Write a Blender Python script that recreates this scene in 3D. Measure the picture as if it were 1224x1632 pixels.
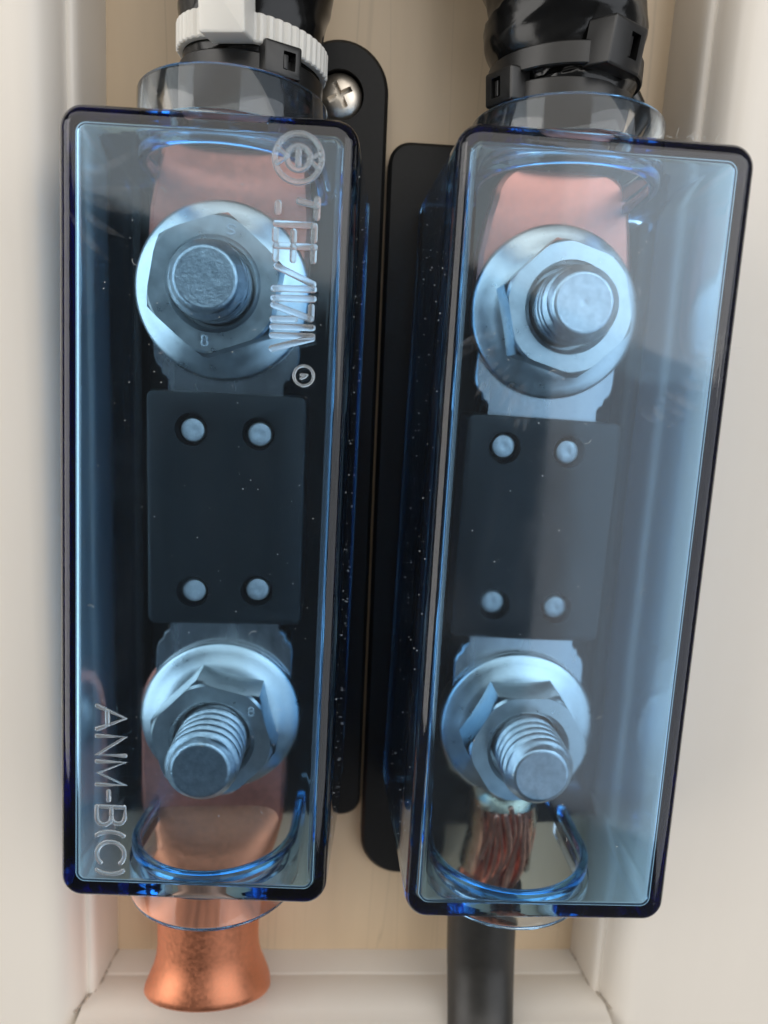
import bpy, bmesh, math, random
import numpy as np
from mathutils import Matrix, Vector

random.seed(7)
RNG = np.random.default_rng(11)
PI = math.pi
for o in list(bpy.data.objects):
    bpy.data.objects.remove(o)
SC = bpy.context.scene
COL = SC.collection

# Everything is measured in millimetres in a "wall frame": x right, y up the
# wall, z out of the wall.  to_world() turns that into Blender metres with the
# wall standing upright (x, -z, y).
BASE_H = 1.2
def to_world(p):
    return Vector((p[0] * .001, -p[2] * .001, p[1] * .001 + BASE_H))

# ------------------------------------------------------------------ camera
cam_d = bpy.data.cameras.new('camera')
cam = bpy.data.objects.new('camera', cam_d)
COL.objects.link(cam)
SC.camera = cam
CAM_C = (0.0, 0.0, 109.854)
CR = np.array([[0.99686523, 0.05225742, 0.05940441],
               [-0.04092417, 0.98315668, -0.17812399],
               [-0.06771214, 0.17513454, 0.98221330]])
W3 = np.array([[1, 0, 0], [0, 0, -1], [0, 1, 0.]])
ax = W3 @ CR.T
M = Matrix([[*ax[0], 0], [*ax[1], 0], [*ax[2], 0], [0, 0, 0, 1]])
M.translation = to_world(CAM_C)
cam.matrix_world = M
cam_d.sensor_fit = 'VERTICAL'
cam_d.sensor_height = 24.0
cam_d.lens = 24.0 * 1148.1 / 1632
cam_d.clip_start = 0.005
cam_d.clip_end = 50
cam_d.dof.use_dof = True
cam_d.dof.focus_distance = 0.084
cam_d.dof.aperture_fstop = 16

# ------------------------------------------------------------------ light
w = bpy.data.worlds.new('World')
SC.world = w
w.use_nodes = True
w.node_tree.nodes['Background'].inputs[0].default_value = (0.95, 0.97, 1.0, 1)
w.node_tree.nodes['Background'].inputs[1].default_value = 0.065

def area(name, c, target, sx, sy, power, col, roll=0.0):
    d = bpy.data.lights.new(name, 'AREA')
    d.shape = 'RECTANGLE'
    d.size, d.size_y, d.energy, d.color = sx, sy, power, col
    o = bpy.data.objects.new(name, d)
    COL.objects.link(o)
    p, t = to_world(c), to_world(target)
    o.location = p
    o.rotation_euler = ((t - p).to_track_quat('-Z', 'Y').to_matrix() @ Matrix.Rotation(roll, 3, 'Z')).to_euler()
    return o
area('ceiling_light', (0, 700, 950), (0, 0, 20), 3.0, .85, 12.5, (1.0, 0.955, 0.89), math.radians(-14))
area('window_light', (850, 20, 950), (20, 0, 20), 1.35, 1.7, 8.5, (0.90, 0.94, 1.0))
area('side_fill_light', (-1200, 60, 620), (0, 0, 20), 1.0, 1.5, 11, (1.0, 0.97, 0.93))  # added fill from the left; no window is seen there

vs = SC.view_settings
vs.view_transform = 'Standard'
vs.look = 'None'
vs.exposure = 0.19
vs.gamma = 1.0
cy = SC.cycles
cy.use_denoising = True
cy.use_adaptive_sampling = True
cy.adaptive_threshold = 0.02
try:
    cy.denoiser = 'OPENIMAGEDENOISE'
except Exception:
    pass
cy.max_bounces = 16
cy.diffuse_bounces = 3
cy.glossy_bounces = 6
cy.transmission_bounces = 14
cy.transparent_max_bounces = 16
cy.caustics_reflective = True
cy.caustics_refractive = True
cy.blur_glossy = 0.5
cy.sample_clamp_indirect = 6.0

# ------------------------------------------------------------------ materials
def new_mat(name):
    m = bpy.data.materials.new(name)
    m.use_nodes = True
    nt = m.node_tree
    return m, nt, nt.nodes['Principled BSDF'], nt.nodes['Material Output']

def noise(nt, scale, detail=4, rough=.55, vec=None, dist=0):
    n = nt.nodes.new('ShaderNodeTexNoise')
    n.inputs['Scale'].default_value = scale
    n.inputs['Detail'].default_value = detail
    n.inputs['Roughness'].default_value = rough
    n.inputs['Distortion'].default_value = dist
    if vec is not None:
        nt.links.new(vec, n.inputs['Vector'])
    return n

def coords(nt, scale=(1, 1, 1), rot=(0, 0, 0)):
    t = nt.nodes.new('ShaderNodeTexCoord')
    mp = nt.nodes.new('ShaderNodeMapping')
    mp.inputs['Scale'].default_value = scale
    mp.inputs['Rotation'].default_value = rot
    nt.links.new(t.outputs['Object'], mp.inputs['Vector'])
    return mp.outputs['Vector']

def ramp(nt, src, stops):
    r = nt.nodes.new('ShaderNodeValToRGB')
    e = r.color_ramp.elements
    while len(e) < len(stops):
        e.new(0.5)
    for i, (p, c) in enumerate(stops):
        e[i].position = p
        e[i].color = (c, c, c, 1) if not isinstance(c, tuple) else (*c, 1)
    nt.links.new(src, r.inputs['Fac'])
    return r.outputs['Color']

def bump(nt, bsdf, src, strength, dist):
    b = nt.nodes.new('ShaderNodeBump')
    b.inputs['Strength'].default_value = strength
    b.inputs['Distance'].default_value = dist
    nt.links.new(src, b.inputs['Height'])
    nt.links.new(b.outputs['Normal'], bsdf.inputs['Normal'])
    return b

def simple(name, col, rough, metal=0.0, var=0.0, nscale=800, bstr=0.0, bdist=.00005, rvar=0.0, spec=None, stretch=(1, 1, 1)):
    m, nt, b, _ = new_mat(name)
    b.inputs['Base Color'].default_value = (*col, 1)
    b.inputs['Roughness'].default_value = rough
    b.inputs['Metallic'].default_value = metal
    if spec is not None:
        b.inputs['Specular IOR Level'].default_value = spec
    if var or bstr or rvar:
        n = noise(nt, nscale, 5, .6, coords(nt, stretch))
        if var:
            lo = tuple(c * (1 - var) for c in col)
            hi = tuple(min(1, c * (1 + var)) for c in col)
            nt.links.new(ramp(nt, n.outputs['Fac'], [(.3, lo), (.7, hi)]), b.inputs['Base Color'])
        if rvar:
            nt.links.new(ramp(nt, n.outputs['Fac'], [(.3, max(.02, rough - rvar)), (.7, rough + rvar)]), b.inputs['Roughness'])
        if bstr:
            bump(nt, b, n.outputs['Fac'], bstr, bdist)
    return m

def wood_paint(name, lo, hi, cracks):
    m, nt, b, _ = new_mat(name)
    v = coords(nt, (1, 1, .12))
    n1 = noise(nt, 260, 6, .6, v)
    n2 = noise(nt, 25 if cracks else 12, 3, .5, coords(nt, (1, 1, .4)))
    mix = nt.nodes.new('ShaderNodeMix'); mix.data_type = 'RGBA'
    nt.links.new(ramp(nt, n2.outputs['Fac'], [(.3, lo), (.7, hi)]), mix.inputs[6])
    mix.blend_type = 'MULTIPLY'
    mix.inputs[0].default_value = 1
    nt.links.new(ramp(nt, n1.outputs['Fac'], [(.25, .93 if cracks else .985), (.6, 1.0)]), mix.inputs[7])
    last = mix.outputs[2]
    if cracks:
        n3 = noise(nt, 45, 2, .4, coords(nt, (3.2, 3.2, .10)), .6)
        ma = nt.nodes.new('ShaderNodeMath'); ma.operation = 'SUBTRACT'; ma.inputs[1].default_value = .5
        mb = nt.nodes.new('ShaderNodeMath'); mb.operation = 'ABSOLUTE'
        nt.links.new(n3.outputs['Fac'], ma.inputs[0]); nt.links.new(ma.outputs[0], mb.inputs[0])
        cr = ramp(nt, mb.outputs[0], [(0.0, .74), (.006, 1.0)])
        mix2 = nt.nodes.new('ShaderNodeMix'); mix2.data_type = 'RGBA'; mix2.blend_type = 'MULTIPLY'
        mix2.inputs[0].default_value = .55
        nt.links.new(last, mix2.inputs[6]); nt.links.new(cr, mix2.inputs[7])
        last = mix2.outputs[2]
    nt.links.new(last, b.inputs['Base Color'])
    b.inputs['Roughness'].default_value = .38
    bump(nt, b, n1.outputs['Fac'], .25 if cracks else .07, .0002)
    return m

MAT = {}
MAT['panel'] = wood_paint('beige_panel_paint', (.63, .485, .325), (.67, .525, .36), True)
MAT['frame'] = wood_paint('white_frame_paint', (.735, .68, .605), (.775, .72, .645), False)
MAT['caulk'] = simple('old_caulk', (.46, .40, .33), .8, var=.3, nscale=900)
MAT['base'] = simple('black_base_plastic', (.007, .007, .007), .5, var=.2, nscale=1500, bstr=.12, bdist=.00006, spec=.3)
MAT['fuse'] = simple('fuse_body_plastic', (.009, .011, .013), .5, var=.25, nscale=900, bstr=.1)
MAT['zinc'] = simple('zinc_plate', (.72, .73, .72), .32, 1.0, var=.12, nscale=500, bstr=.03, bdist=.00003, rvar=.06)
MAT['blade'] = simple('tinned_blade', (.62, .60, .60), .24, 1.0, var=.1, nscale=400, rvar=.06, bstr=.05, stretch=(1, 1, .2))
MAT['rivet'] = simple('rivet_alloy', (.80, .81, .82), .6, 1.0, var=.15, nscale=1200, bstr=.3, bdist=.0001)
MAT['copper'] = simple('bare_copper', (.78, .305, .17), .44, 1.0, var=.08, nscale=1600, bstr=.22, bdist=.00005, rvar=.08)
MAT['copper_red'] = simple('tint_offset_copper', (.86, .32, .23), .42, 1.0, var=.08, nscale=1300, bstr=.15, bdist=.00005, rvar=.06)  # same copper, coloured redder to offset light filtered by the blue covers
MAT['strand'] = simple('copper_strand', (.88, .40, .28), .3, 1.0, var=.25, nscale=900)
MAT['lug_tin'] = simple('tinned_lug', (.46, .42, .32), .30, 1.0, var=.2, nscale=500, rvar=.08)
MAT['tape'] = simple('black_tape', (.006, .006, .006), .17, var=.3, nscale=300, bstr=.15, bdist=.0003, rvar=.06)
MAT['cable'] = simple('black_cable_jacket', (.020, .019, .017), .42, var=.2, nscale=600, bstr=.1)
MAT['tie_black'] = simple('black_nylon', (.010, .010, .010), .34, var=.2, nscale=900)
m, nt, b, _ = new_mat('natural_nylon')
b.inputs['Base Color'].default_value = (.70, .68, .63, 1)
b.inputs['Roughness'].default_value = .35
b.inputs['Subsurface Weight'].default_value = .4
b.inputs['Subsurface Radius'].default_value = (1, .9, .8)
b.inputs['Subsurface Scale'].default_value = .0015
MAT['tie_white'] = m
MAT['screw'] = simple('screw_steel', (.66, .60, .52), .36, 1.0, var=.1, nscale=900)
MAT['dust'] = simple('dust_lint', (.62, .62, .60), .9)

def clear_plastic(name, sigma, film, smear_seed):
    """Tinted moulded plastic: refracting surface with a faint dust film, and
    absorption inside so that long paths through the edges go deep blue."""
    m, nt, b, out = new_mat(name)
    nt.nodes.remove(b)
    g = nt.nodes.new('ShaderNodeBsdfGlass')
    g.inputs['IOR'].default_value = 1.52
    g.inputs['Color'].default_value = (1, 1, 1, 1)
    v = coords(nt, (1, 1, .55), (0, .5, smear_seed))
    n = noise(nt, 120, 6, .62, v, 1.2)
    nt.links.new(ramp(nt, n.outputs['Fac'], [(.40, .03), (.72, .13)]), g.inputs['Roughness'])
    d = nt.nodes.new('ShaderNodeBsdfDiffuse')
    d.inputs['Color'].default_value = (.75, .76, .78, 1)
    mx = nt.nodes.new('ShaderNodeMixShader')
    n2 = noise(nt, 60, 7, .7, coords(nt, (1.6, 1, .6), (0, .8, smear_seed + 1)), 2.0)
    nt.links.new(ramp(nt, n2.outputs['Fac'], [(.48, film * .25), (.78, film)]), mx.inputs['Fac'])
    nt.links.new(g.outputs[0], mx.inputs[1])
    nt.links.new(d.outputs[0], mx.inputs[2])
    nt.links.new(mx.outputs[0], out.inputs['Surface'])
    if sigma:
        va = nt.nodes.new('ShaderNodeVolumeAbsorption')
        dens = max(sigma) * 1.05
        va.inputs['Density'].default_value = dens
        va.inputs['Color'].default_value = (*[1 - s / dens for s in sigma], 1)
        nt.links.new(va.outputs[0], out.inputs['Volume'])
    return m
SIG = (275, 108, 6)
MAT['cover_a'] = clear_plastic('blue_clear_plastic', SIG, .006, .3)
MAT['cover_b'] = clear_plastic('blue_clear_plastic_smeared', SIG, .022, 1.7)
MAT['lip'] = clear_plastic('deep_blue_lip_plastic', (1100, 380, 45), .02, .5)
MAT['collar'] = clear_plastic('pale_clear_plastic', (85, 42, 14), .03, .9)
m, nt, b, _ = new_mat('raised_clear_letters')
b.inputs['Base Color'].default_value = (.88, .94, .98, 1)
b.inputs['Transmission Weight'].default_value = .9
b.inputs['Roughness'].default_value = .18
b.inputs['IOR'].default_value = 1.5
MAT['letter'] = m

# ------------------------------------------------------------------ mesh helpers (all in wall-frame mm)
class G:
    def __init__(s):
        s.v, s.f = [], []
    def add(s, v, f):
        k = len(s.v)
        s.v += [tuple(map(float, p)) for p in v]
        s.f += [tuple(i + k for i in q) for q in f]
        return s
    def xf(s, fn):
        s.v = [tuple(fn(np.array(p))) for p in s.v]
        return s

def thing(name, label, cat, origin, group=None):
    o = bpy.data.objects.new(name, None)
    o.empty_display_size = .005
    COL.objects.link(o)
    o.location = to_world(origin)
    o['label'] = label
    o['category'] = cat
    if group:
        o['group'] = group
    o['mm'] = list(map(float, origin))
    return o

def root_mm(parent):
    off = np.zeros(3)
    while parent is not None:
        if 'mm' in parent:
            off = np.array(parent['mm'])
        parent = parent.parent
    return off

def part(name, g, mat, parent=None, sharp=38, label=None, kind=None, smooth=True):
    me = bpy.data.meshes.new(name)
    off = np.zeros(3)
    q = parent
    while q is not None:
        if 'mm' in q.keys():
            off = np.array(list(q['mm'])); break
        q = q.parent
    vv = [((p[0] - off[0]) * .001, -(p[2] - off[2]) * .001, (p[1] - off[1]) * .001 + (0 if parent else BASE_H)) for p in g.v]
    me.from_pydata(vv, [], g.f)
    bm = bmesh.new(); bm.from_mesh(me)
    bmesh.ops.recalc_face_normals(bm, faces=bm.faces)
    bm.to_mesh(me); bm.free()
    me.materials.append(MAT[mat] if isinstance(mat, str) else mat)
    if smooth:
        me.shade_smooth()
        me.set_sharp_from_angle(angle=math.radians(sharp))
    o = bpy.data.objects.new(name, me)
    COL.objects.link(o)
    if parent:
        o.parent = parent
    if label:
        o['label'] = label
    if kind:
        o['kind'] = kind
    return o

def lathe(profile, n=48, cx=0, cy=0, cap0=True, cap1=True):
    """profile [(r, z)...] turned round the wall normal."""
    v, f = [], []
    for r, z in profile:
        for k in range(n):
            a = 2 * PI * k / n
            v.append((cx + r * math.cos(a), cy + r * math.sin(a), z))
    for i in range(len(profile) - 1):
        for k in range(n):
            k2 = (k + 1) % n
            f.append((i * n + k, i * n + k2, (i + 1) * n + k2, (i + 1) * n + k))
    if cap0: f.append(tuple(range(n))[::-1])
    if cap1: f.append(tuple((len(profile) - 1) * n + k for k in range(n)))
    return G().add(v, f)

def loops(ls, cap0=True, cap1=True, closed=False):
    n = len(ls[0]); v = [p for l in ls for p in l]; f = []
    m = len(ls)
    for i in range(m if closed else m - 1):
        j = (i + 1) % m
        for k in range(n):
            k2 = (k + 1) % n
            f.append((i * n + k, i * n + k2, j * n + k2, j * n + k))
    if not closed:
        if cap0: f.append(tuple(range(n))[::-1])
        if cap1: f.append(tuple((m - 1) * n + k for k in range(n)))
    return G().add(v, f)

def rrect(hx, hy, r, n=7):
    r = min(r, hx - 1e-3, hy - 1e-3)
    pts = []
    for cx_, cy_, a0 in ((hx - r, hy - r, 0), (-hx + r, hy - r, 90), (-hx + r, -hy + r, 180), (hx - r, -hy + r, 270)):
        for k in range(n):
            a = math.radians(a0 + 90 * k / (n - 1))
            pts.append((cx_ + r * math.cos(a), cy_ + r * math.sin(a)))
    return pts

def slab(cx, cy, z0, z1, hx, hy, r, ch=.4, n=6, rot=0, draft=0):
    """rounded-corner block with a softened front edge."""
    ls = []
    c, s = math.cos(rot), math.sin(rot)
    for ins, z in ((-draft, z0), (0, z1 - ch), (.3 * ch, z1 - .3 * ch), (ch, z1)):
        ls.append([(cx + c * x - s * y, cy + s * x + c * y, z) for x, y in rrect(hx - ins, hy - ins, max(.05, r - ins), n)])
    return loops(ls)

def plate(outline, z0, z1, ch=.25):
    """extruded outline (list of xy, counter-clockwise) with a small front chamfer."""
    P = np.array(outline)
    d = np.roll(P, -1, 0) - np.roll(P, 1, 0)
    nrm = np.stack([-d[:, 1], d[:, 0]], 1)
    nrm /= np.linalg.norm(nrm, axis=1)[:, None] + 1e-9
    ls = [[(x, y, z0) for x, y in P], [(x, y, z1 - ch) for x, y in P], [(x, y, z1) for x, y in P + nrm * ch]]
    return loops(ls)

def loft_y(st, n=40, cap0=True, cap1=True, fn=None, p=2.0):
    """stations (y, cx, cz, rx, rz) of superelliptic sections stacked along y."""
    ls = []
    for i, row in enumerate(st):
        y, cx_, cz_, rx, rz = row[:5]
        if len(row) > 5:
            p = row[5]
        l = []
        for k in range(n):
            a = 2 * PI * k / n
            ca, sa = math.cos(a), math.sin(a)
            x = math.copysign(abs(ca) ** (2 / p), ca); z = math.copysign(abs(sa) ** (2 / p), sa)
            q = fn(a, y) if fn else 0.0
            l.append((cx_ + (rx + q) * x, y, cz_ + (rz + q) * z))
        ls.append(l)
    return loops(ls, cap0, cap1)

def resample(st, step):
    st = sorted(st, key=lambda s: -s[0])
    ys = [s[0] for s in st]
    out = []
    y = ys[0]
    A = np.array(st)
    while y > ys[-1]:
        t = [y]
        for c in range(1, 5):
            t.append(float(np.interp(-y, -A[:, 0], A[:, c])))
        out.append(t); y -= step
    out.append(list(A[-1]))
    # soften the kinks
    B = np.array(out)
    for _ in range(3):
        B[1:-1, 1:] = .25 * B[:-2, 1:] + .5 * B[1:-1, 1:] + .25 * B[2:, 1:]
    return [tuple(r) for r in B]

def tube(path, rad, n=8, flat=1.0, up=(0, 0, 1)):
    """round (or flattened along up) tube through points; rad scalar or list; rounded ends."""
    P = np.array(path, float)
    R = np.full(len(P), rad, float) if np.isscalar(rad) else np.array(rad, float)
    t = np.gradient(P, axis=0); t /= np.linalg.norm(t, axis=1)[:, None] + 1e-12
    # rounded end caps
    P = np.vstack([P[0] - t[0] * R[0] * .85, P[0] - t[0] * R[0] * .5, P, P[-1] + t[-1] * R[-1] * .5, P[-1] + t[-1] * R[-1] * .85])
    R = np.concatenate([[R[0] * .4, R[0] * .85], R, [R[-1] * .85, R[-1] * .4]])
    t = np.vstack([t[0], t[0], t, t[-1], t[-1]])
    up = np.array(up, float)
    ls = []
    for p_, tt, r in zip(P, t, R):
        u = up - tt * (up @ tt)
        if np.linalg.norm(u) < 1e-3:
            u = np.array([1, 0, 0]) - tt * tt[0]
        u /= np.linalg.norm(u); s = np.cross(tt, u)
        ls.append([tuple(p_ + r * (math.cos(2 * PI * k / n) * s + flat * math.sin(2 * PI * k / n) * u)) for k in range(n)])
    return loops(ls)

def boolean(base, cutters, op='DIFFERENCE'):
    """base, cutters: G in mm -> G"""
    def mk(g):
        me = bpy.data.meshes.new('tmp'); me.from_pydata(g.v, [], g.f)
        bm = bmesh.new(); bm.from_mesh(me); bmesh.ops.recalc_face_normals(bm, faces=bm.faces); bm.to_mesh(me); bm.free()
        o = bpy.data.objects.new('tmp', me); COL.objects.link(o); return o
    a = mk(base); cs = [mk(c) for c in cutters]
    for c in cs:
        md = a.modifiers.new('b', 'BOOLEAN'); md.operation = op; md.object = c; md.solver = 'EXACT'
    bpy.context.view_layer.update()
    ev = a.evaluated_get(bpy.context.evaluated_depsgraph_get())
    me = ev.to_mesh()
    g = G().add([tuple(v.co) for v in me.vertices], [tuple(p.vertices) for p in me.polygons])
    ev.to_mesh_clear()
    for o in [a] + cs:
        bpy.data.objects.remove(o)
    return g

def arc(cx, cy, r, a0, a1, n):
    return [(cx + r * math.cos(math.radians(a0 + (a1 - a0) * k / (n - 1))), cy + r * math.sin(math.radians(a0 + (a1 - a0) * k / (n - 1)))) for k in range(n)]

def rot2(p, a, c):
    x, y = p[0] - c[0], p[1] - c[1]
    return (c[0] + x * math.cos(a) - y * math.sin(a), c[1] + x * math.sin(a) + y * math.cos(a))

# ------------------------------------------------------------------ the setting
XL, XR, YB = -33.7, 44.7, -97.0
def struct(o):
    o['kind'] = 'structure'
    return o
struct(part('panel', G().add([(XL - 2, YB - 3, 0), (XR + 2, YB - 3, 0), (XR + 2, 95, 0), (XL - 2, 95, 0),
        (XL - 2, YB - 3, -6), (XR + 2, YB - 3, -6), (XR + 2, 95, -6), (XL - 2, 95, -6)],
        [(0, 1, 2, 3), (7, 6, 5, 4), (0, 4, 5, 1), (1, 5, 6, 2), (2, 6, 7, 3), (3, 7, 4, 0)]), 'panel'))
prof = [(0, -6), (0, 0), (.35, 2.5), (.75, 7.2), (.85, 8.2), (1.15, 8.9), (1.6, 9.15), (2.0, 9.1), (2.15, 9.4), (2.25, 10.4), (2.6, 11.7),
        (3.2, 12.8), (4.0, 13.55), (5.0, 13.95), (6.5, 14.0), (60, 14.0), (60, -6)]
for nm, x0, sg in (('frame_stile_left', XL, -1), ('frame_stile_right', XR, 1)):
    ls = []
    ys = list(np.linspace(-150, 95, 60))
    for y in ys:
        wob = .12 * math.sin(y * .11 + sg) + .06 * math.sin(y * .37)
        ls.append([(x0 + sg * (d + (wob * .4 if d < 10 else 0)), y, z) for d, z in prof])
    struct(part(nm, loops(ls), 'frame', sharp=50))
# bottom rail with its ledge, a shallow groove along it
rp = [(YB, -6), (YB, 4.8), (YB - .06, 5.0), (YB - .16, 5.2), (YB - .17, 5.4), (YB - .10, 5.7), (YB - .08, 11.8), (YB - .22, 12.0), (YB - .25, 14.2), (YB - .6, 15.2), (YB - 2.2, 15.6), (YB - 40, 15.6), (YB - 40, -6)]
ls = [[(x, y + .05 * math.sin(x * .3), z) for y, z in rp] for x in np.linspace(XL - 2.2, XR + 2.2, 40)]
struct(part('frame_rail', loops(ls), 'frame', sharp=50))
for nm, sx, x0 in (('caulk_bead', -1, XL), ('caulk_bead', 1, XR)):
    pth, rr = [], []
    for k in range(34):
        z = .2 + 12.2 * k / 33
        off = np.interp(z, [0, 2.5, 7.2, 9.1, 12.8], [0, .35, .75, 1.6, 3.0])
        pth.append((x0 + sx * off + RNG.normal(0, .05), YB + .02 + RNG.normal(0, .03), z))
        rr.append(abs(RNG.normal(.10, .06)) + .03 + (.12 if z > 8 else 0) * RNG.random())
    o = part(nm, tube(pth, rr, 7), 'caulk')
    o['kind'] = 'structure'

# ------------------------------------------------------------------ fuse holders
def thread_stud(cx, cy, z0, z1, R=4.5, pitch=1.5):
    n = 48
    nz = int((z1 - z0) / pitch * 8)
    ls = []
    for i in range(nz + 1):
        z = z0 + (z1 - z0) * i / nz
        l = []
        for k in range(n):
            a = 2 * PI * k / n
            ph = ((z / pitch) - k / n) % 1.0
            tri = abs(ph * 2 - 1)
            tri = min(1, max(0, (tri - .12) / .72))
            r = R - .78 * (1 - tri)
            r = min(r, 3.45 + max(0, (z1 - z)) * .9)   # lead-in chamfer
            l.append((cx + r * math.cos(a), cy + r * math.sin(a), z))
        ls.append(l)
    for rr, dz in [(3.2, .05)] + [(3.05 - .21 * q, .05 - .02 * (q % 2) - .004 * q) for q in range(14)]:
        ls.append([(cx + rr * math.cos(2 * PI * k / n), cy + rr * math.sin(2 * PI * k / n), z1 + dz) for k in range(n)])
    return loops(ls)

def stud_mat(name, swirl):
    m, nt, b, _ = new_mat(name)
    b.inputs['Metallic'].default_value = 1
    b.inputs['Base Color'].default_value = (.60, .63, .65, 1)
    b.inputs['Roughness'].default_value = .36
    n = noise(nt, 1100, 4, .6, coords(nt))
    nt.links.new(ramp(nt, n.outputs['Fac'], [(.3, (.46, .49, .51)), (.7, (.68, .70, .72))]), b.inputs['Base Color'])
    bump(nt, b, noise(nt, 700, 6, .7, coords(nt)).outputs['Fac'], .12 if swirl else .7, .00015)
    return m
MAT['stud_turned'] = stud_mat('turned_stud_end', True)
MAT['stud_rough'] = stud_mat('rough_stud_end', False)

def base_outline(x0, x1, y0, y1, ear, r=3.0):
    """counter-clockwise outline of a base plate with one rounded mounting ear."""
    pts = []
    if ear == 'top':
        ex, er, ey = x1 - 6.6, 6.6, 38.6
        pts += arc(x1 - r, y0 + r, r, 270, 360, 8)
        pts += arc(ex, ey, er, 0, 180, 28)
        pts += [(ex - er, y1)]
        pts += arc(x0 + r, y1 - r, r, 90, 180, 8)
        pts += arc(x0 + r, y0 + r, r, 180, 270, 8)
    else:
        ex, er, ey = x0 + 6.6, 6.6, -73.2
        pts += arc(x1 - r, y0 + r, r, 270, 360, 8)
        pts += arc(x1 - r, y1 - r, r, 0, 90, 8)
        pts += arc(x0 + r, y1 - r, r, 90, 180, 8)
        pts += arc(ex, ey, er, 180, 360, 28)
        pts += [(ex + er, y0)]
    return pts

STUD = {'LU': (-15.18, 10.30, 26.46), 'LD': (-14.80, -46.60, 29.0), 'RU': (26.99, 10.15, 26.6), 'RD': (26.71, -46.75, 28.55)}
BASEZ = 3.2
def holder(side):
    if side == 'L':
        x0, x1, y0, y1, ear, a = -35.0, 5.5, -69.6, 33.8, 'top', .0098
        lab = 'black plastic fuse holder base with its mounting ear and screw at the upper right'
        studs = ('LU', 'LD')
    else:
        x0, x1, y0, y1, ear, a = 5.9, 47.6, -69.9, 33.3, 'bottom', .0095
        lab = 'black plastic fuse holder base with its rounded mounting ear at the lower left'
        studs = ('RU', 'RD')
    c = ((x0 + x1) / 2, (y0 + y1) / 2)
    t = thing('fuse_holder', lab, 'fuse holder', (c[0], c[1], 0), 'fuse holders screwed to the panel')
    out = [rot2(p, a, c) for p in base_outline(x0, x1, y0, y1, ear)]
    g = plate(out, 0.02, BASEZ, .5)
    ec = rot2((x1 - 6.6, 38.2) if ear == 'top' else (x0 + 6.6, -73.0), a, c)
    if ear == 'top': g = boolean(g, [lathe([(2.35, -1), (2.35, 1.0), (3.25, 1.6), (3.25, 6)], 40, *ec)])
    part('base_plate', g, 'base', t)
    # raised pads under the studs, the bridge between them and two rails shaped to mask the cover's rim glow
    for s in studs:
        part('stud_pad', slab(STUD[s][0], STUD[s][1], BASEZ, 9.2, 8.6, 9.5, 1.5, .5, rot=a), 'base', t)
    part('bridge', slab((STUD[studs[0]][0] + STUD[studs[1]][0]) / 2, -18.2, BASEZ, 6.2, 7.0, 19.0, 1.0, .4, rot=a), 'base', t)
    rc_ = (-13.75, -18.75) if side == 'L' else (26.45, -18.75)
    for sx in (-1, 1):
        part('rim_mask_rail', slab(rc_[0] + sx * 14.2, rc_[1], BASEZ, 7.2, .62, 42.6, .5, .3), 'base', t)  # placed and raised to hide the bright foot of the cover wall
    for s in studs:
        x, y, z = STUD[s]
        part('stud', thread_stud(x, y, 9.0, z), 'stud_rough' if s[0] == 'L' else 'stud_turned', t, sharp=60)
    return t, ec
hL, earL = holder('L')
hR, earR = holder('R')

# screw in the left holder's ear
t = thing('mounting_screw', 'silver cross-head screw in the mounting ear between the holders', 'screw', (earL[0], earL[1], 1.0))
g = lathe([(1.9, .3), (1.9, 1.1), (2.85, 1.7), (3.05, 2.0), (3.0, 2.45), (2.5, 2.95), (1.7, 3.25), (.8, 3.4), (.05, 3.42)], 40, *earL)
cut = []
for a in (.5, .5 + PI / 2):
    cut.append(slab(earL[0], earL[1], 2.1, 6, 1.75, .36, .1, .05, 3, a))
part('head', boolean(g, cut), 'screw', t)

# ------------------------------------------------------------------ copper lugs
def lug_plate(cx, cy, r, wtop, ytop, rc, tilt):
    """palm outline: round end about the stud, straight sides, rounded shoulders at ytop."""
    pts = arc(cx, cy, r, 180, 360, 24)
    k = 8
    pts += [(cx + r, ytop - rc - 7), (cx + wtop + .4 * (r - wtop), ytop - rc - 2.2)]
    pts += arc(cx + wtop - rc, ytop - rc, rc, 0, 90, k) + arc(cx - wtop + rc, ytop - rc, rc, 90, 180, k)
    pts += [(cx - wtop - .4 * (r - wtop), ytop - rc - 2.2), (cx - r, ytop - rc - 7)]
    return [rot2(p, tilt, (cx, cy)) for p in pts]

def upper_lug(s, label, tilt, wtop, rc):
    x, y, _ = STUD[s]
    t = thing('cable_lug', label, 'cable lug', (x, y, 9.3), 'copper lugs under the flange nuts')
    part('palm', plate(lug_plate(x, y, 10.15, wtop, 28.4, rc, tilt), 9.3, 12.7, .6), 'copper_red', t)
upper_lug('LU', 'flat reddish copper lug under the upper nut of the left holder', -.06, 9.1, 1.8)
upper_lug('RU', 'flat copper lug under the upper nut of the right holder', -.03, 8.9, 4.6)

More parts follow.
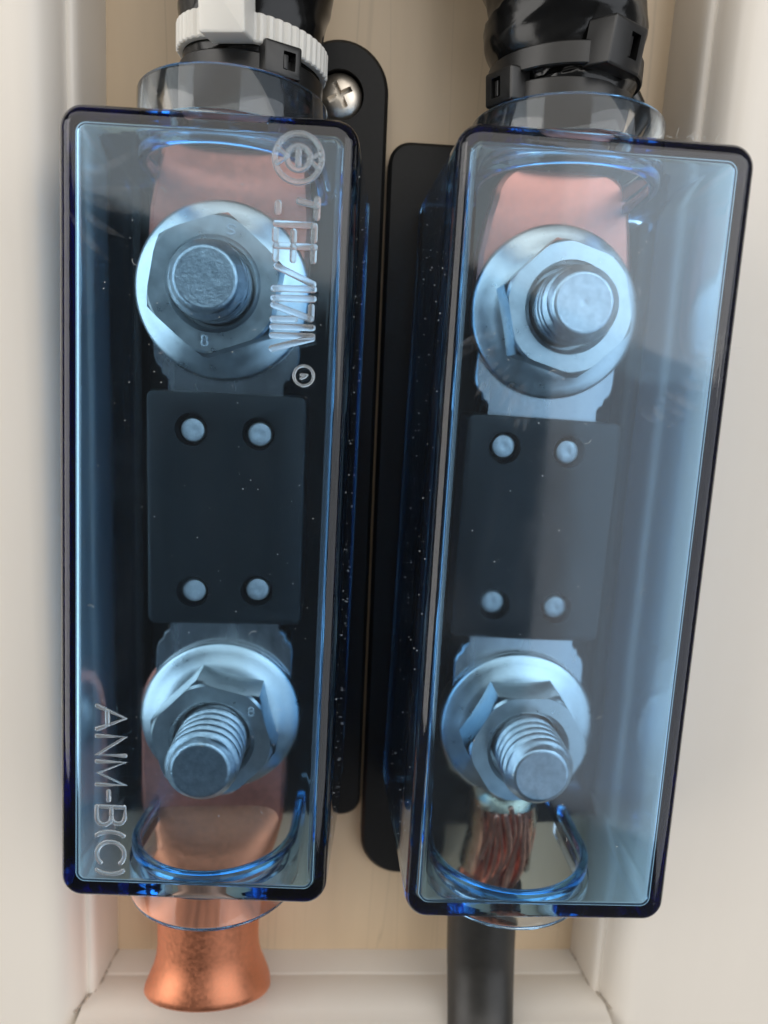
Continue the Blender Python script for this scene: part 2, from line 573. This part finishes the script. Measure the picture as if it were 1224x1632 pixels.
# flared empty copper lug at the lower left
x, y, _ = STUD['LD']
t = thing('cable_lug', 'copper lug with an empty flared barrel pointing down from the left holder', 'cable lug', (x, y, 9.3), 'copper lugs under the flange nuts')
lx = x - 1.35
pts = arc(lx, y, 10.2, 0, 180, 26) + [(lx - 10.25, -58), (lx - 10.1, -62), (lx - 9.9, -64.2), (lx - 8, -66.3), (lx + 8, -66.3), (lx + 9.9, -64.2), (lx + 10.1, -62), (lx + 10.2, -58)]
part('palm', plate(pts, 9.3, 12.7, .5), 'copper_red', t)
lz = 9.5
st = [(-59.0, lx, 10.6, 9.7, 1.75, 6), (-61.4, lx, 10.6, 10.0, 2.05, 6), (-63.0, lx - .05, 10.5, 10.12, 2.7, 5), (-65, lx - .15, 10.4, 10.0, 3.6, 4), (-68, lx - .35, 10.2, 9.5, 5.0, 3), (-71, lx - .55, 9.9, 8.8, 6.2, 2.5), (-75, lx - .72, 9.6, 8.0, 7.1, 2.1),
      (-79, lx - .8, lz, 7.65, 7.5, 2.0), (-86.5, lx - .8, lz, 7.65, 7.5), (-89, lx - .8, lz, 7.9, 7.7), (-91, lx - .8, lz, 8.4, 8.0), (-92.8, lx - .8, lz, 9.1, 8.4), (-94.2, lx - .8, lz, 9.6, 8.7), (-95.0, lx - .8, lz, 9.75, 8.8),
      (-95.4, lx - .8, lz, 9.55, 8.6), (-95.3, lx - .8, lz, 9.0, 8.1), (-93.5, lx - .8, lz, 8.1, 7.4), (-90.5, lx - .8, lz, 7.0, 6.6), (-87, lx - .8, lz, 6.3, 6.1), (-76, lx - .8, lz, 6.1, 5.9)]
g = loft_y(st, 56)
def lean(p):    # the mouth is cut at a slant, its front lip shorter
    k = min(1, max(0, (-79 - p[1]) / 13))
    return (p[0], p[1] + .45 * max(0, p[2] - lz) * k, p[2])
part('barrel', g.xf(lean), 'copper', t, sharp=60)

# stranded crimp lug at the lower right
x, y, _ = STUD['RD']
t = thing('crimp_lug', 'tinned crimp lug with bare copper strands under the right holder lower nut', 'cable lug', (x, y, 9.3))
pts = arc(x - .3, y, 9.9, 0, 180, 22) + [(x - 10.0, y - 5), (x - 8.6, y - 8.2), (x - 5.2, y - 10.4), (x - 4.6, y - 12.6), (x + 4.2, y - 12.6), (x + 4.8, y - 10.4), (x + 8.4, y - 8.2), (x + 9.7, y - 5)]
part('palm', plate(pts, 9.4, 12.7, .4), 'lug_tin', t)
cxb = 26.6
st = [(-57.6, 27.0, 10.6, 4.6, 2.0), (-59, 27, 10.6, 5.0, 3.6), (-60.6, 27, 10.4, 5.2, 4.4), (-61.2, 27, 10.4, 4.7, 3.9), (-58.5, 27, 10.4, 4.0, 3.0)]
part('crimp_collar', loft_y(st, 36, True, True), 'lug_tin', t, sharp=55)
def u_trough(st, a0, a1, th):
    """open metal trough: outer and inner arcs between angles (deg from +x, through back)."""
    ls = []
    for y_, cx_, cz_, r in st:
        o_ = [(cx_ + r * math.cos(math.radians(a0 + (a1 - a0) * k / 20)), y_, cz_ + r * math.sin(math.radians(a0 + (a1 - a0) * k / 20))) for k in range(21)]
        i_ = [(cx_ + (r - th) * math.cos(math.radians(a1 + (a0 - a1) * k / 20)), y_, cz_ + (r - th) * math.sin(math.radians(a1 + (a0 - a1) * k / 20))) for k in range(21)]
        ls.append(o_ + i_)
    return loops(ls)
part('crimp_barrel', u_trough([(-60.8, 27.0, 10.2, 5.0), (-63, 27.0, 10.2, 5.25), (-66, 26.8, 10.2, 5.0), (-69.5, 26.5, 10.0, 5.3), (-71.5, 26.3, 10.0, 5.45)], 140, 395, .7), 'lug_tin', t)
strand_rows = 0
for k in range(36):
    u = (k % 12) / 11 - .5
    lay = k // 12
    x0_ = 27.0 + u * 7.2 + RNG.normal(0, .18)
    x1_ = 26.0 + u * 8.2 + RNG.normal(0, .5)
    zt = 10.6 + (4.0 - 10 * u * u) * (.95, .7, .4)[lay] + RNG.normal(0, .15)
    y0_ = -59.6 - RNG.random() * 2.2
    y1_ = -75.5 - RNG.random() * 1.2
    pth = []
    for j in range(9):
        q = j / 8
        pth.append((x0_ + (x1_ - x0_) * q + .8 * math.sin(q * 4.2 + .5 * lay) + .3 * math.sin(q * 7 + k), y0_ + (y1_ - y0_) * q, zt + .45 * math.sin(q * 5 + k * 1.3) - 1.4 * q * q))
    part('strand', tube(pth, .36 + .12 * RNG.random(), 7), 'strand', t)

# ------------------------------------------------------------------ fuses
def fuse(side):
    if side == 'L':
        c, a, hx, hy = (-14.3, -17.45), .002, 10.1, 15.3
        su, sd = STUD['LU'], STUD['LD']
        lab = 'black bolt-down fuse with four rivets under the left clear cover'
        riv = [(-18.76, -6.93), (-10.24, -7.08), (-18.56, -28.31), (-10.12, -28.02)]
    else:
        c, a, hx, hy = (26.6, -18.4), -.012, 10.3, 15.1
        su, sd = STUD['RU'], STUD['RD']
        lab = 'black bolt-down fuse with four rivets under the right hazy cover'
        riv = [(21.7, -7.36), (30.3, -7.45), (21.95, -28.68), (30.55, -28.93)]
    t = thing('fuse', lab, 'fuse', (c[0], c[1], 8), 'bolt-down fuses')
    body = slab(c[0], c[1], 8.6, 16.0, hx, hy, 1.0, .35, 6, a)
    body = boolean(body, [lathe([(2.1, 13.4), (2.1, 20)], 32, *p) for p in riv])
    part('body', body, 'fuse', t)
    for p in riv:
        ox, oy = RNG.normal(0, .12, 2)
        part('rivet', lathe([(1.55, 12.9), (1.56, 14.7), (1.45, 15.0), (1.15, 15.10), (.6, 15.12), (.35, 15.09), (.05, 15.05)], 28, p[0] + ox, p[1] + oy), 'rivet', t)
    for s, sg in ((su, 1), (sd, -1)):
        ye = c[1] + sg * (hy - 1.2)
        cx_ = c[0] * .5 + s[0] * .5
        L = [(7.45, 0), (7.45, 2.5), (7.7, 2.95), (8.15, 3.2), (8.35, 4.0), (8.9, 4.5), (9.2, 5.3), (9.3, 6.3)]
        right = [(cx_ + q, ye + sg * yy) for q, yy in L]
        left = [(cx_ - q, ye + sg * yy) for q, yy in L]
        end = arc(s[0], s[1], 9.4, -10 if sg > 0 else 10, 190 if sg > 0 else -190, 26)
        pts = right + end + left[::-1]
        if sg < 0: pts = pts[::-1]
        part('blade', plate(pts, 12.72, 13.9, .18), 'blade', t)
    return t
fuse('L'); fuse('R')

# ------------------------------------------------------------------ flange nuts
def flange_nut(s, ang, label, top=21.6):
    x, y, _ = STUD[s]
    t = thing('flange_nut', label, 'nut', (x, y, 13.92), 'zinc flange nuts on the studs')
    part('flange', lathe([(5.0, 13.92), (10.3, 13.94), (10.8, 14.1), (10.92, 14.45), (10.85, 14.85), (10.5, 15.1), (9.6, 15.35), (8.4, 15.9), (7.3, 16.4), (5.0, 16.5)], 72, x, y), 'zinc', t, sharp=60)
    # hexagon with a chamfered crown and a threaded bore
    AC = 8.35
    ls = []
    n = 72
    def hexr(a):
        b_ = ((a - ang) % (PI / 3)) - PI / 6
        return AC * math.cos(PI / 6) / math.cos(b_)
    for z, lim, k in ((15.6, 99, 1), (top - 1.35, 99, 1), (top - .95, 8.28, 1), (top - .6, 8.12, 1), (top - .25, 7.9, 1), (top, 7.6, 1), (top, 5.5, 0), (top - .5, 4.95, 0), (top - 3, 4.9, 0)):
        l = []
        for q in range(n):
            a = 2 * PI * q / n + ang
            r = min(hexr(a), lim) if k else lim
            l.append((x + r * math.cos(a), y + r * math.sin(a), z))
        ls.append(l)
    o = part('hexagon', loops(ls), 'zinc', t, sharp=22)
    return o, top
n1 = flange_nut('LU', math.radians(80), 'flange nut stamped S and 8 above the left fuse')
n2 = flange_nut('LD', math.radians(105), 'flange nut below the left fuse with a protruding threaded stud', 21.8)
S_ = [(.42, .36), (.2, .5), (-.2, .5), (-.4, .3), (-.25, .08), (.2, -.06), (.4, -.28), (.2, -.5), (-.2, -.5), (-.42, -.36)]
E_ = arc(0, .26, .27, -90, 270, 14) + arc(0, -.28, .32, 90, -270, 14)
for (nut, zt), s_, r_, a_, path in ((n1, 'LU', 6.45, 72, S_), (n1, 'LU', 6.45, -98, E_), (n2, 'LD', 6.5, 40, E_)):
    cx_, cy_ = STUD[s_][0] + r_ * math.cos(math.radians(a_)), STUD[s_][1] + r_ * math.sin(math.radians(a_))
    part('stamp', tube([(cx_ + 1.05 * q[0], cy_ + 1.05 * q[1], zt + .05) for q in path], .13, 6, .6), 'rivet', nut)
flange_nut('RU', math.radians(104), 'flange nut above the right fuse, brightly lit')
flange_nut('RD', math.radians(2), 'flange nut below the right fuse, over the copper strands', 22.0)

# ------------------------------------------------------------------ clear covers
WF, HF, HD, TH, DRAFT = 15.7, 44.5, 26.5, 1.6, 1.0
def cover_shell():
    """five-sided box, local: centre of front face at (0,0,HD)."""
    def section(inset, z, rc):
        dr = DRAFT * (HD - z) / HD
        return [(x, y, z) for x, y in rrect(WF + dr - inset, HF + dr * .55 - inset, rc, 9)]
    R, ri = 1.7, .9
    outer = [section(0, z, 2.6) for z in (0, 6, 12, 18, HD - R)]
    for k in range(1, 9):
        a = math.radians(90 * k / 8)
        outer.append(section(R * (1 - math.cos(a)), HD - R + R * math.sin(a), 2.6 - R * (1 - math.cos(a))))
    inner = [section(TH, z, 1.3) for z in (0, 6, 12, 18, HD - TH - ri)]
    for k in range(1, 7):
        a = math.radians(90 * k / 6)
        inner.append(section(TH + ri * (1 - math.cos(a)), HD - TH - ri + ri * math.sin(a), max(.25, 1.3 - ri * (1 - math.cos(a)))))
    n = len(outer[0])
    ls = outer[::-1] + inner          # front centre of outer -> back -> inner front
    g = loops(ls, True, True)
    return g

def arch(cx, r, cz, y0, y1, zb):
    """solid arch (tunnel) shape along y."""
    pts = [(cx + r, zb)] + [(p[0], p[1]) for p in arc(cx, cz, r, 0, 180, 40)] + [(cx - r, zb)]
    return loops([[(x, y, z) for x, z in pts] for y in (y0, y1)])

def arch_tube(cx, r, th, cz, y0, y1, zb):
    o_ = [(cx + r, zb)] + arc(cx, cz, r, 0, 180, 48) + [(cx - r, zb)]
    ri = r - th
    i_ = [(cx - ri, zb)] + arc(cx, cz, ri, 180, 0, 48) + [(cx + ri, zb)]
    e = .22
    def ring(g_, y):
        oo = [(cx + (r - g_) * (x - cx) / r, z if z <= cz else cz + (z - cz) * (r - g_) / r) for x, z in o_]
        ii = [(cx + (ri + g_) * (x - cx) / ri, z if z <= cz else cz + (z - cz) * (ri + g_) / ri) for x, z in i_]
        return [(x, y, z) for x, z in oo + ii]
    s = 1 if y1 > y0 else -1
    return loops([ring(0, y0), ring(0, y1 - s * e), ring(e * .3, y1 - s * e * .3), ring(e, y1)])

COVER = {
    'L': dict(c=(-14.9, -17.3), z=30.738, sx=.0453, sy=-.0537, rot=-.0002, mat='cover_a',
              label='clear blue fuse cover marked ANM-B(C), on the left', ty=(5.3, 4.9), ccx=.2),
    'R': dict(c=(26.25, -17.9), z=33.9, sx=.0076, sy=-.0305, rot=-.0071, mat='cover_b',
              label='clear blue fuse cover without lettering, hazy and brighter, on the right', ty=(4.2, 2.4), ccx=-1.4),
}
ARCH_R, ARCH_CZ = 9.7, 13.6
m, nt, b, out = new_mat('wiped_smear')
nt.nodes.remove(b)
tr = nt.nodes.new('ShaderNodeBsdfTransparent'); df = nt.nodes.new('ShaderNodeBsdfDiffuse'); mx = nt.nodes.new('ShaderNodeMixShader')
df.inputs['Color'].default_value = (.8, .82, .85, 1)
nz = noise(nt, 900, 4, .6, coords(nt))
nt.links.new(ramp(nt, nz.outputs['Fac'], [(.35, .004), (.7, .05)]), mx.inputs['Fac'])
nt.links.new(tr.outputs[0], mx.inputs[1]); nt.links.new(df.outputs[0], mx.inputs[2]); nt.links.new(mx.outputs[0], out.inputs['Surface'])
MAT['smear'] = m
def smears(xf, spots, r2):
    g = G()
    for cx_, cy_, r0, r1, a0, a1, n in spots:
        for k in range(n):
            a = math.radians(a0 + (a1 - a0) * (k + r2.uniform(-.3, .3)) / max(1, n - 1))
            ra, rb = r0 + r2.uniform(-.6, .6), r1 + r2.uniform(-1.2, 1.2)
            bend = r2.uniform(.03, .12)
            L_, R_ = [], []
            for q in range(7):
                u = q / 6
                rr = ra + (rb - ra) * u
                aa = a + bend * u * u
                w_ = .42 * math.sin(PI * min(1, .06 + u * .94)) + .02
                x, y = cx_ + rr * math.cos(aa), cy_ + rr * math.sin(aa)
                L_.append((x - w_ * math.sin(aa), y + w_ * math.cos(aa), HD + .025 + .002 * (k % 3)))
                R_.append((x + w_ * math.sin(aa), y - w_ * math.cos(aa), HD + .025 + .002 * (k % 3)))
            g.add(L_ + R_, [(q, q + 1, q + 8, q + 7) for q in range(6)])
    return g.xf(xf)

def cover_xf(d):
    ex = np.array([1, 0, d['sx']]); ex /= np.linalg.norm(ex)
    ey = np.array([0, 1, d['sy']]); ey -= ex * (ex @ ey); ey /= np.linalg.norm(ey)
    ez = np.cross(ex, ey)
    c, s = math.cos(d['rot']), math.sin(d['rot'])
    ex, ey = c * ex + s * ey, -s * ex + c * ey
    o = np.array([d['c'][0], d['c'][1], d['z']])
    return lambda p: o + ex * p[0] + ey * p[1] + ez * (p[2] - HD)

def strokes(segs, xf, rad, flat=.5):
    g = G()
    for s in segs:
        P = [(q[0], q[1], HD + .03 + rad * flat) for q in s]
        if len(P) == 2:
            P = [P[0], tuple((np.array(P[0]) + np.array(P[1])) / 2), P[1]]
        h = tube(P, rad, 10, flat)
        g.add(h.v, h.f)
    return g.xf(xf)

def letter_strokes(txt, h):
    """single-stroke capitals: list of polylines per glyph, in units of cap height; plus advance."""
    def c_arc(cx, cy, rx, ry, a0, a1, n=14):
        return [(cx + rx * math.cos(math.radians(a0 + (a1 - a0) * k / (n - 1))), cy + ry * math.sin(math.radians(a0 + (a1 - a0) * k / (n - 1)))) for k in range(n)]
    GL = {
        'A': ([[(0, 0), (.38, 1), (.76, 0)], [(.15, .36), (.61, .36)]], .76),
        'N': ([[(0, 0), (0, 1), (.62, 0), (.62, 1)]], .62),
        'M': ([[(0, 0), (0, 1), (.38, .05), (.76, 1), (.76, 0)]], .76),
        '-': ([[(0, .42), (.30, .42)]], .30),
        'B': ([[(0, 0), (0, 1), (.34, 1)] + c_arc(.34, .76, .22, .24, 90, -90, 8) + [(0, .52)], [(.34, .52)] + c_arc(.36, .26, .25, .26, 90, -90, 8) + [(0, 0)]], .62),
        '(': ([c_arc(.36, .48, .36, .62, 130, 230, 10)], .14),
        'C': ([c_arc(.40, .5, .42, .5, 45, 315, 20)], .72),
        ')': ([c_arc(-.22, .48, .36, .62, 50, -50, 10)], .14),
    }
    out, x = [], 0
    for ch in txt:
        gl, adv = GL[ch]
        out.append([[(h * (x + px), h * py) for px, py in s] for s in gl])
        x += adv + .22
    return out, h * x

def make_cover(side):
    d = COVER[side]
    xf = cover_xf(d)
    org = xf(np.array([0, 0, 0]))
    t = thing('fuse_cover', d['label'], 'fuse cover', org, 'clear blue fuse covers')
    g = cover_shell()
    ccx = d['ccx']
    g = boolean(g, [arch(ccx, ARCH_R, ARCH_CZ, HF - 3.2, HF + 4, -3), arch(ccx, ARCH_R, ARCH_CZ, -HF - 4, -HF + 3.2, -3)])
    rim = [abs(p[2]) < 1e-4 for p in g.v]
    g.xf(xf)
    g.v = [(p[0], p[1], BASEZ + .06) if r else p for p, r in zip(g.v, rim)]   # the open back sits flat on the base
    part('shell', g, d['mat'], t, sharp=28)
    y_out = HF + DRAFT * .55 + .06
    for sg, ln in ((1, d['ty'][0]), (-1, d['ty'][1])):
        part('collar', arch_tube(ccx, ARCH_R + 1.45, 1.4, ARCH_CZ, sg * y_out, sg * (HF + ln), 3.4).xf(xf), 'collar', t, sharp=40)
    for sg in (1, -1):      # thickened lip round each cable opening, inside the end wall
        part('arch_lip', arch_tube(ccx, ARCH_R + 1.15, 1.1, ARCH_CZ, sg * (HF - TH - .12), sg * (HF - TH - 1.2), 4.5).xf(xf), 'lip', t, sharp=40)
    # dust and lint sitting on the front face and on the long side facing the other holder
    dust = G()
    r2 = random.Random(5 if side == 'L' else 9)
    def blob(cx_, cy_, cz_, r, nx=0):
        k = r2.randint(5, 7)
        pts = []
        for q in range(k):
            a = 2 * PI * q / k
            rr = r * r2.uniform(.5, 1.2)
            pts.append((rr * math.cos(a), rr * math.sin(a) * r2.uniform(.5, 1)))
        if nx:
            lo = [(cx_, cy_ + p[0], cz_ + p[1]) for p in pts]; hi = [(cx_ + nx * r * .5, cy_ + .5 * p[0], cz_ + .5 * p[1]) for p in pts]
        else:
            lo = [(cx_ + p[0], cy_ + p[1], cz_) for p in pts]; hi = [(cx_ + .5 * p[0], cy_ + .5 * p[1], cz_ + r * .5) for p in pts]
        h = loops([lo, hi]); dust.add(h.v, h.f)
    for k in range(230):
        blob(r2.uniform(-12.8, 12.8), r2.uniform(-41, 41), HD + .02, r2.choice((.02, .025, .03, .04, .055, .085)))
    inner_side = 1 if side == 'L' else -1
    for k in range(170):
        z = r2.uniform(5, 24)
        blob(inner_side * (WF + DRAFT * (HD - z) / HD + .03), r2.uniform(-40, 40), z, r2.choice((.03, .04, .05, .08, .12)), inner_side)
    for k in range(9):
        x0_, y0_ = r2.uniform(-12, 12), r2.uniform(-40, 40)
        a = r2.uniform(0, 2 * PI); L = r2.uniform(.3, 1.0)
        P = [(x0_ + L * q * math.cos(a + q), y0_ + L * q * math.sin(a + q), HD + .04) for q in (0, .33, .66, 1)]
        h = tube(P, .016, 5); dust.add(h.v, h.f)
    if side == 'R':
        for k in range(14):
            x0_ = r2.uniform(5, 12)
            P = [(x0_ + r2.uniform(-.6, .6) * q, HF - .2 + r2.uniform(-.3, 1.0) * q, HD - .35 + .2 * q) for q in (0, .5, 1)]
            h = tube(P, .014, 5); dust.add(h.v, h.f)
    if side == 'R':
        sp = [(.5, 27, 11.5, 15, -62, -12, 14), (.5, 27, 11.5, 15.5, 196, 240, 12)]
    else:
        sp = [(-16, 36, 3, 9, -60, 20, 5)]
    part('smear', smears(xf, sp, r2), 'smear', t, kind='stuff', smooth=False)
    part('dust', dust.xf(xf), 'dust', t, kind='stuff', smooth=False)
    return t, xf
cL, xfL = make_cover('L')
cR, xfR = make_cover('R')

# raised lettering on the left cover: reads downward, tops of the letters to the right
gl, L = letter_strokes('ANM-B(C)', 1.0)
H_, X0, Y0, LEN = 3.25, -11.1, -20.4, 21.3     # baseline x, start y, total length
sc = LEN / L
for ch in gl:
    seg = [[(X0 + py * H_, Y0 - px * sc) for px, py in s] for s in ch]
    part('letter', strokes(seg, xfL, .28, .4), 'letter', cL)

# emblem and worn maker's name down the right-hand edge, ending in a small ring mark
LX, LY = 9.5, 40.0
def ring_path(cx, cy, r, a0=0, a1=360, n=36):
    return arc(cx, cy, r, a0, a1, n)
def px2(u, v):   # stroke sheet: u 0..1 left to right across the name, v in mm down from the emblem
    return (LX - 2.15 + 4.3 * u, LY - v)
emb = [ring_path(LX, LY, 2.45), ring_path(LX, LY, 1.2), [(LX, LY - .75), (LX, LY + .75)],
       [(LX - 2.2, LY + .9), (LX - 1.1, LY + .1), (LX - 2.2, LY - .6)], [(LX + 2.2, LY + .5), (LX + 1.15, LY - .1), (LX + 2.1, LY - .9)]]
name_strokes = [
    [px2(.05, 4.6), px2(.05, 5.5)], [px2(1, 4.0), px2(1, 5.9)], [px2(.55, 4.3), px2(1, 4.7)],
    [px2(0, 6.7), px2(.9, 6.7)], [px2(0, 7.3), px2(0, 8.3)], [px2(.45, 7.4), px2(.45, 8.4)], [px2(.95, 6.7), px2(.95, 8.2)],
    [px2(0, 8.9), px2(.98, 8.9)], [px2(.03, 8.9), px2(.03, 10.3)], [px2(.45, 8.9), px2(.45, 10.3)], [px2(.95, 8.9), px2(.95, 10.3)],
    [px2(.05, 11.0), px2(.98, 12.7)], [px2(.0, 13.3), px2(1, 13.2)],
    [px2(0, 14.3), px2(1, 14.2)], [px2(0, 15.0), px2(.95, 16.3)], [px2(.95, 15.0), px2(.95, 16.3)],
    [px2(0, 16.5), px2(.55, 16.4)], [px2(0, 17.3), px2(1, 17.2)],
    [px2(0, 18.2), px2(1, 18.1)], [px2(1, 18.3), px2(0, 19.6)],
]
part('emblem', strokes(emb, xfL, .32, .16), 'letter', cL)
for s in name_strokes:
    part('letter', strokes([s], xfL, .36, .14), 'letter', cL)
RX, RY = LX + 1.4, LY - 22.3
part('ring_mark', strokes([ring_path(RX, RY, 1.05, n=26), [(RX - .3, RY + .1), (RX + .35, RY + .1)], [(RX - .3, RY - .3), (RX + .2, RY - .1)]], xfL, .17), 'letter', cL)

# ------------------------------------------------------------------ cables and ties
def wrapped(pitch, depth, ph, lump):
    def fn(a, y):
        s = ((a / (2 * PI)) + y / pitch + ph) % 1.0
        edge = depth * (s if s < .93 else (1 - s) / .07 * .93)
        wr = math.sin(5 * a + y * 1.9) * math.sin(2 * a - y * .55 + ph * 9)
        return edge + lump * math.sin(2 * a + y * .35) + lump * .6 * math.sin(3 * a - y * .8 + 1.0) + lump * .55 * max(0, wr)
    return fn

st = resample([(27.6, -14.2, 10.6, 8.4, 2.6), (29.0, -14.2, 10.8, 8.9, 3.3), (33, -13.6, 11.5, 8.4, 6.0), (37, -12.6, 12, 7.9, 7.2), (40.5, -12.2, 12, 8.0, 7.8), (43.5, -12.0, 12, 8.2, 8.2), (48, -12.0, 12.2, 8.9, 8.9), (56, -12, 12.5, 9.0, 9.0), (72, -12, 13, 8.8, 8.8)], .35)
t = thing('cable', 'black taped cable running up from the left holder, tied with a white zip tie', 'cable', (-12, 28, 11), 'cables at the holders')
part('taped_jacket', loft_y(st, 72, fn=wrapped(8.0, .75, .1, .22)), 'tape', t, sharp=50)

st = resample([(27.6, 26.4, 10.6, 8.4, 2.6), (29.0, 26.4, 10.8, 8.9, 3.3), (33, 26.8, 11.5, 8.2, 6.0), (36.5, 26.6, 12, 7.6, 7.2), (39, 26.6, 12, 7.9, 7.6), (41, 26.4, 12, 8.6, 8.2), (44, 26.6, 12.4, 9.4, 8.8), (48, 25.0, 12.5, 9.3, 9.0), (53, 23.0, 12.6, 8.6, 8.8), (72, 19, 13, 8.6, 8.6)], .35)
t = thing('cable', 'black cable wrapped in wrinkled tape running up from the right holder', 'cable', (26, 28, 11), 'cables at the holders')
part('taped_jacket', loft_y(st, 72, fn=wrapped(9.0, 1.1, .55, .34)), 'tape', t, sharp=50)
# loose end of tape curling out behind, at the right
pth = [(33.0, 42.5, 9), (35.5, 41.0, 8.2), (37.6, 38.2, 7.6), (38.9, 35.2, 7.2), (39.4, 32.0, 7.0)]
part('loose_tail', tube(pth, [1.2, 1.35, 1.4, 1.35, 1.2], 10), 'tape', t)

# lower right cable
st = resample([(-75.0, 25.5, 10, 5.25, 5.25), (-75.6, 25.5, 10, 5.45, 5.45), (-80, 25.65, 10, 5.38, 5.38), (-88, 26.0, 10.2, 5.36, 5.36), (-93, 26.0, 12.0, 5.2, 5.3), (-97, 25.6, 15.4, 5.0, 5.3), (-101, 24.9, 19.6, 4.9, 5.3), (-106, 24.4, 21.4, 4.9, 5.0), (-130, 24.4, 21.6, 4.9, 5.0)], .8)
t = thing('cable', 'plain black cable running down below the right holder', 'cable', (25.6, -79, 10), 'cables at the holders')
part('jacket', loft_y(st, 48), 'cable', t, sharp=40)

def tie_band(c, rx, rz, wd, th, slope, rib=None, slope_z=0, n=160):
    """closed band round a cable: centre c, radii in x and z, width along y."""
    ls = []
    for k in range(n):
        a = 2 * PI * k / n
        add = 0.0
        if rib and rib[0] < math.degrees(a) % 360 < rib[1]:
            add = .16 if k % 3 else -.05
        ca, sa = math.cos(a), math.sin(a)
        yc = c[1] + slope * ca * rx + slope_z * sa * rz
        o_ = []
        for dr, dy in ((0, -wd / 2), (th * .8 + add, -wd / 2), (th + add, -wd / 2 + .15), (th + add, wd / 2 - .15), (th * .8 + add, wd / 2), (0, wd / 2)):
            o_.append((c[0] + (rx + dr) * ca, yc + dy, c[2] + (rz + dr) * sa))
        ls.append(o_)
    return loops(ls, closed=True)

def frame_box(c, ang, sz, hole, tiltx=0):
    """ratchet head: bevelled block with a slot, facing angle ang round the cable (0 = +x, 90 = to the viewer)."""
    hx, hy, hz = sz
    g = slab(0, 0, -hz, hz, hx, hy, .35, .3, 5)
    if hole:
        g = boolean(g, [slab(hole[0], hole[1], -hz + .8, hz + 2, hole[2], hole[3], .12, .05, 3)])
        h = slab(hole[0] - hole[2] * .35, hole[1], -hz + .7, hz - .35, hole[2] * .4, hole[3] * .8, .1, .1, 3)
    a = math.radians(ang)
    zax = np.array([math.cos(a), math.sin(tiltx), math.sin(a)]); zax /= np.linalg.norm(zax)
    xax = np.array([math.sin(a), 0, -math.cos(a)])
    yax = np.cross(zax, xax)
    f = lambda p: np.array(c) + xax * p[0] + yax * p[1] + zax * p[2]
    return (g.xf(f), h.xf(f) if hole else None)

# white tie on the left cable
t = thing('cable_tie', 'white ribbed zip tie around the left taped cable', 'zip tie', (-12.0, 41, 12), 'zip ties on the cables')
part('band', tie_band((-12.3, 38.7, 12), 8.25, 8.15, 3.0, .75, -.10, rib=(0, 175), slope_z=-.04), 'tie_white', t, sharp=30)
g, _ = frame_box((-14.0, 39.7, 22.0), 100, (2.6, 3.2, 2.0), None, -.15)
part('head', g, 'tie_white', t)
# black tie at the rim of the left collar
t = thing('cable_tie', 'black zip tie just inside the rim of the left clear collar', 'zip tie', (-12.3, 37, 12), 'zip ties on the cables')
part('band', tie_band((-12.4, 34.9, 12), 8.0, 7.35, 2.6, .7, -.05), 'tie_black', t, sharp=30)
g, h = frame_box((-8.6, 35.5, 18.8), 62, (2.3, 1.75, 1.5), (.75, 0, .75, .95), -.05)
o = part('head', g, 'tie_black', t); part('pawl', h, 'tie_black', o)
# two black ties on the right cable
t = thing('cable_tie', 'black zip tie with its square head to the right on the right taped cable', 'zip tie', (26.5, 41, 12), 'zip ties on the cables')
part('band', tie_band((26.6, 38.7, 12), 8.9, 8.5, 2.5, .65, .05, slope_z=-.02), 'tie_black', t, sharp=30)
g, h = frame_box((29.9, 39.3, 20.6), 58, (2.9, 2.5, 1.9), (1.0, .2, .8, 1.3), -.15)
o = part('head', g, 'tie_black', t); part('pawl', h, 'tie_black', o)
t = thing('cable_tie', 'lower black zip tie with its head at the left, above the right collar', 'zip tie', (26.5, 37, 12), 'zip ties on the cables')
part('band', tie_band((26.6, 35.0, 12), 7.9, 7.6, 2.6, .65, .0), 'tie_black', t, sharp=30)
g, h = frame_box((18.6, 35.8, 16.2), 148, (2.3, 1.9, 1.5), (-.4, 0, .75, 1.1), -.1)
o = part('head', g, 'tie_black', t); part('pawl', h, 'tie_black', o)

for o in bpy.data.objects:
    if 'mm' in o.keys():
        del o['mm']
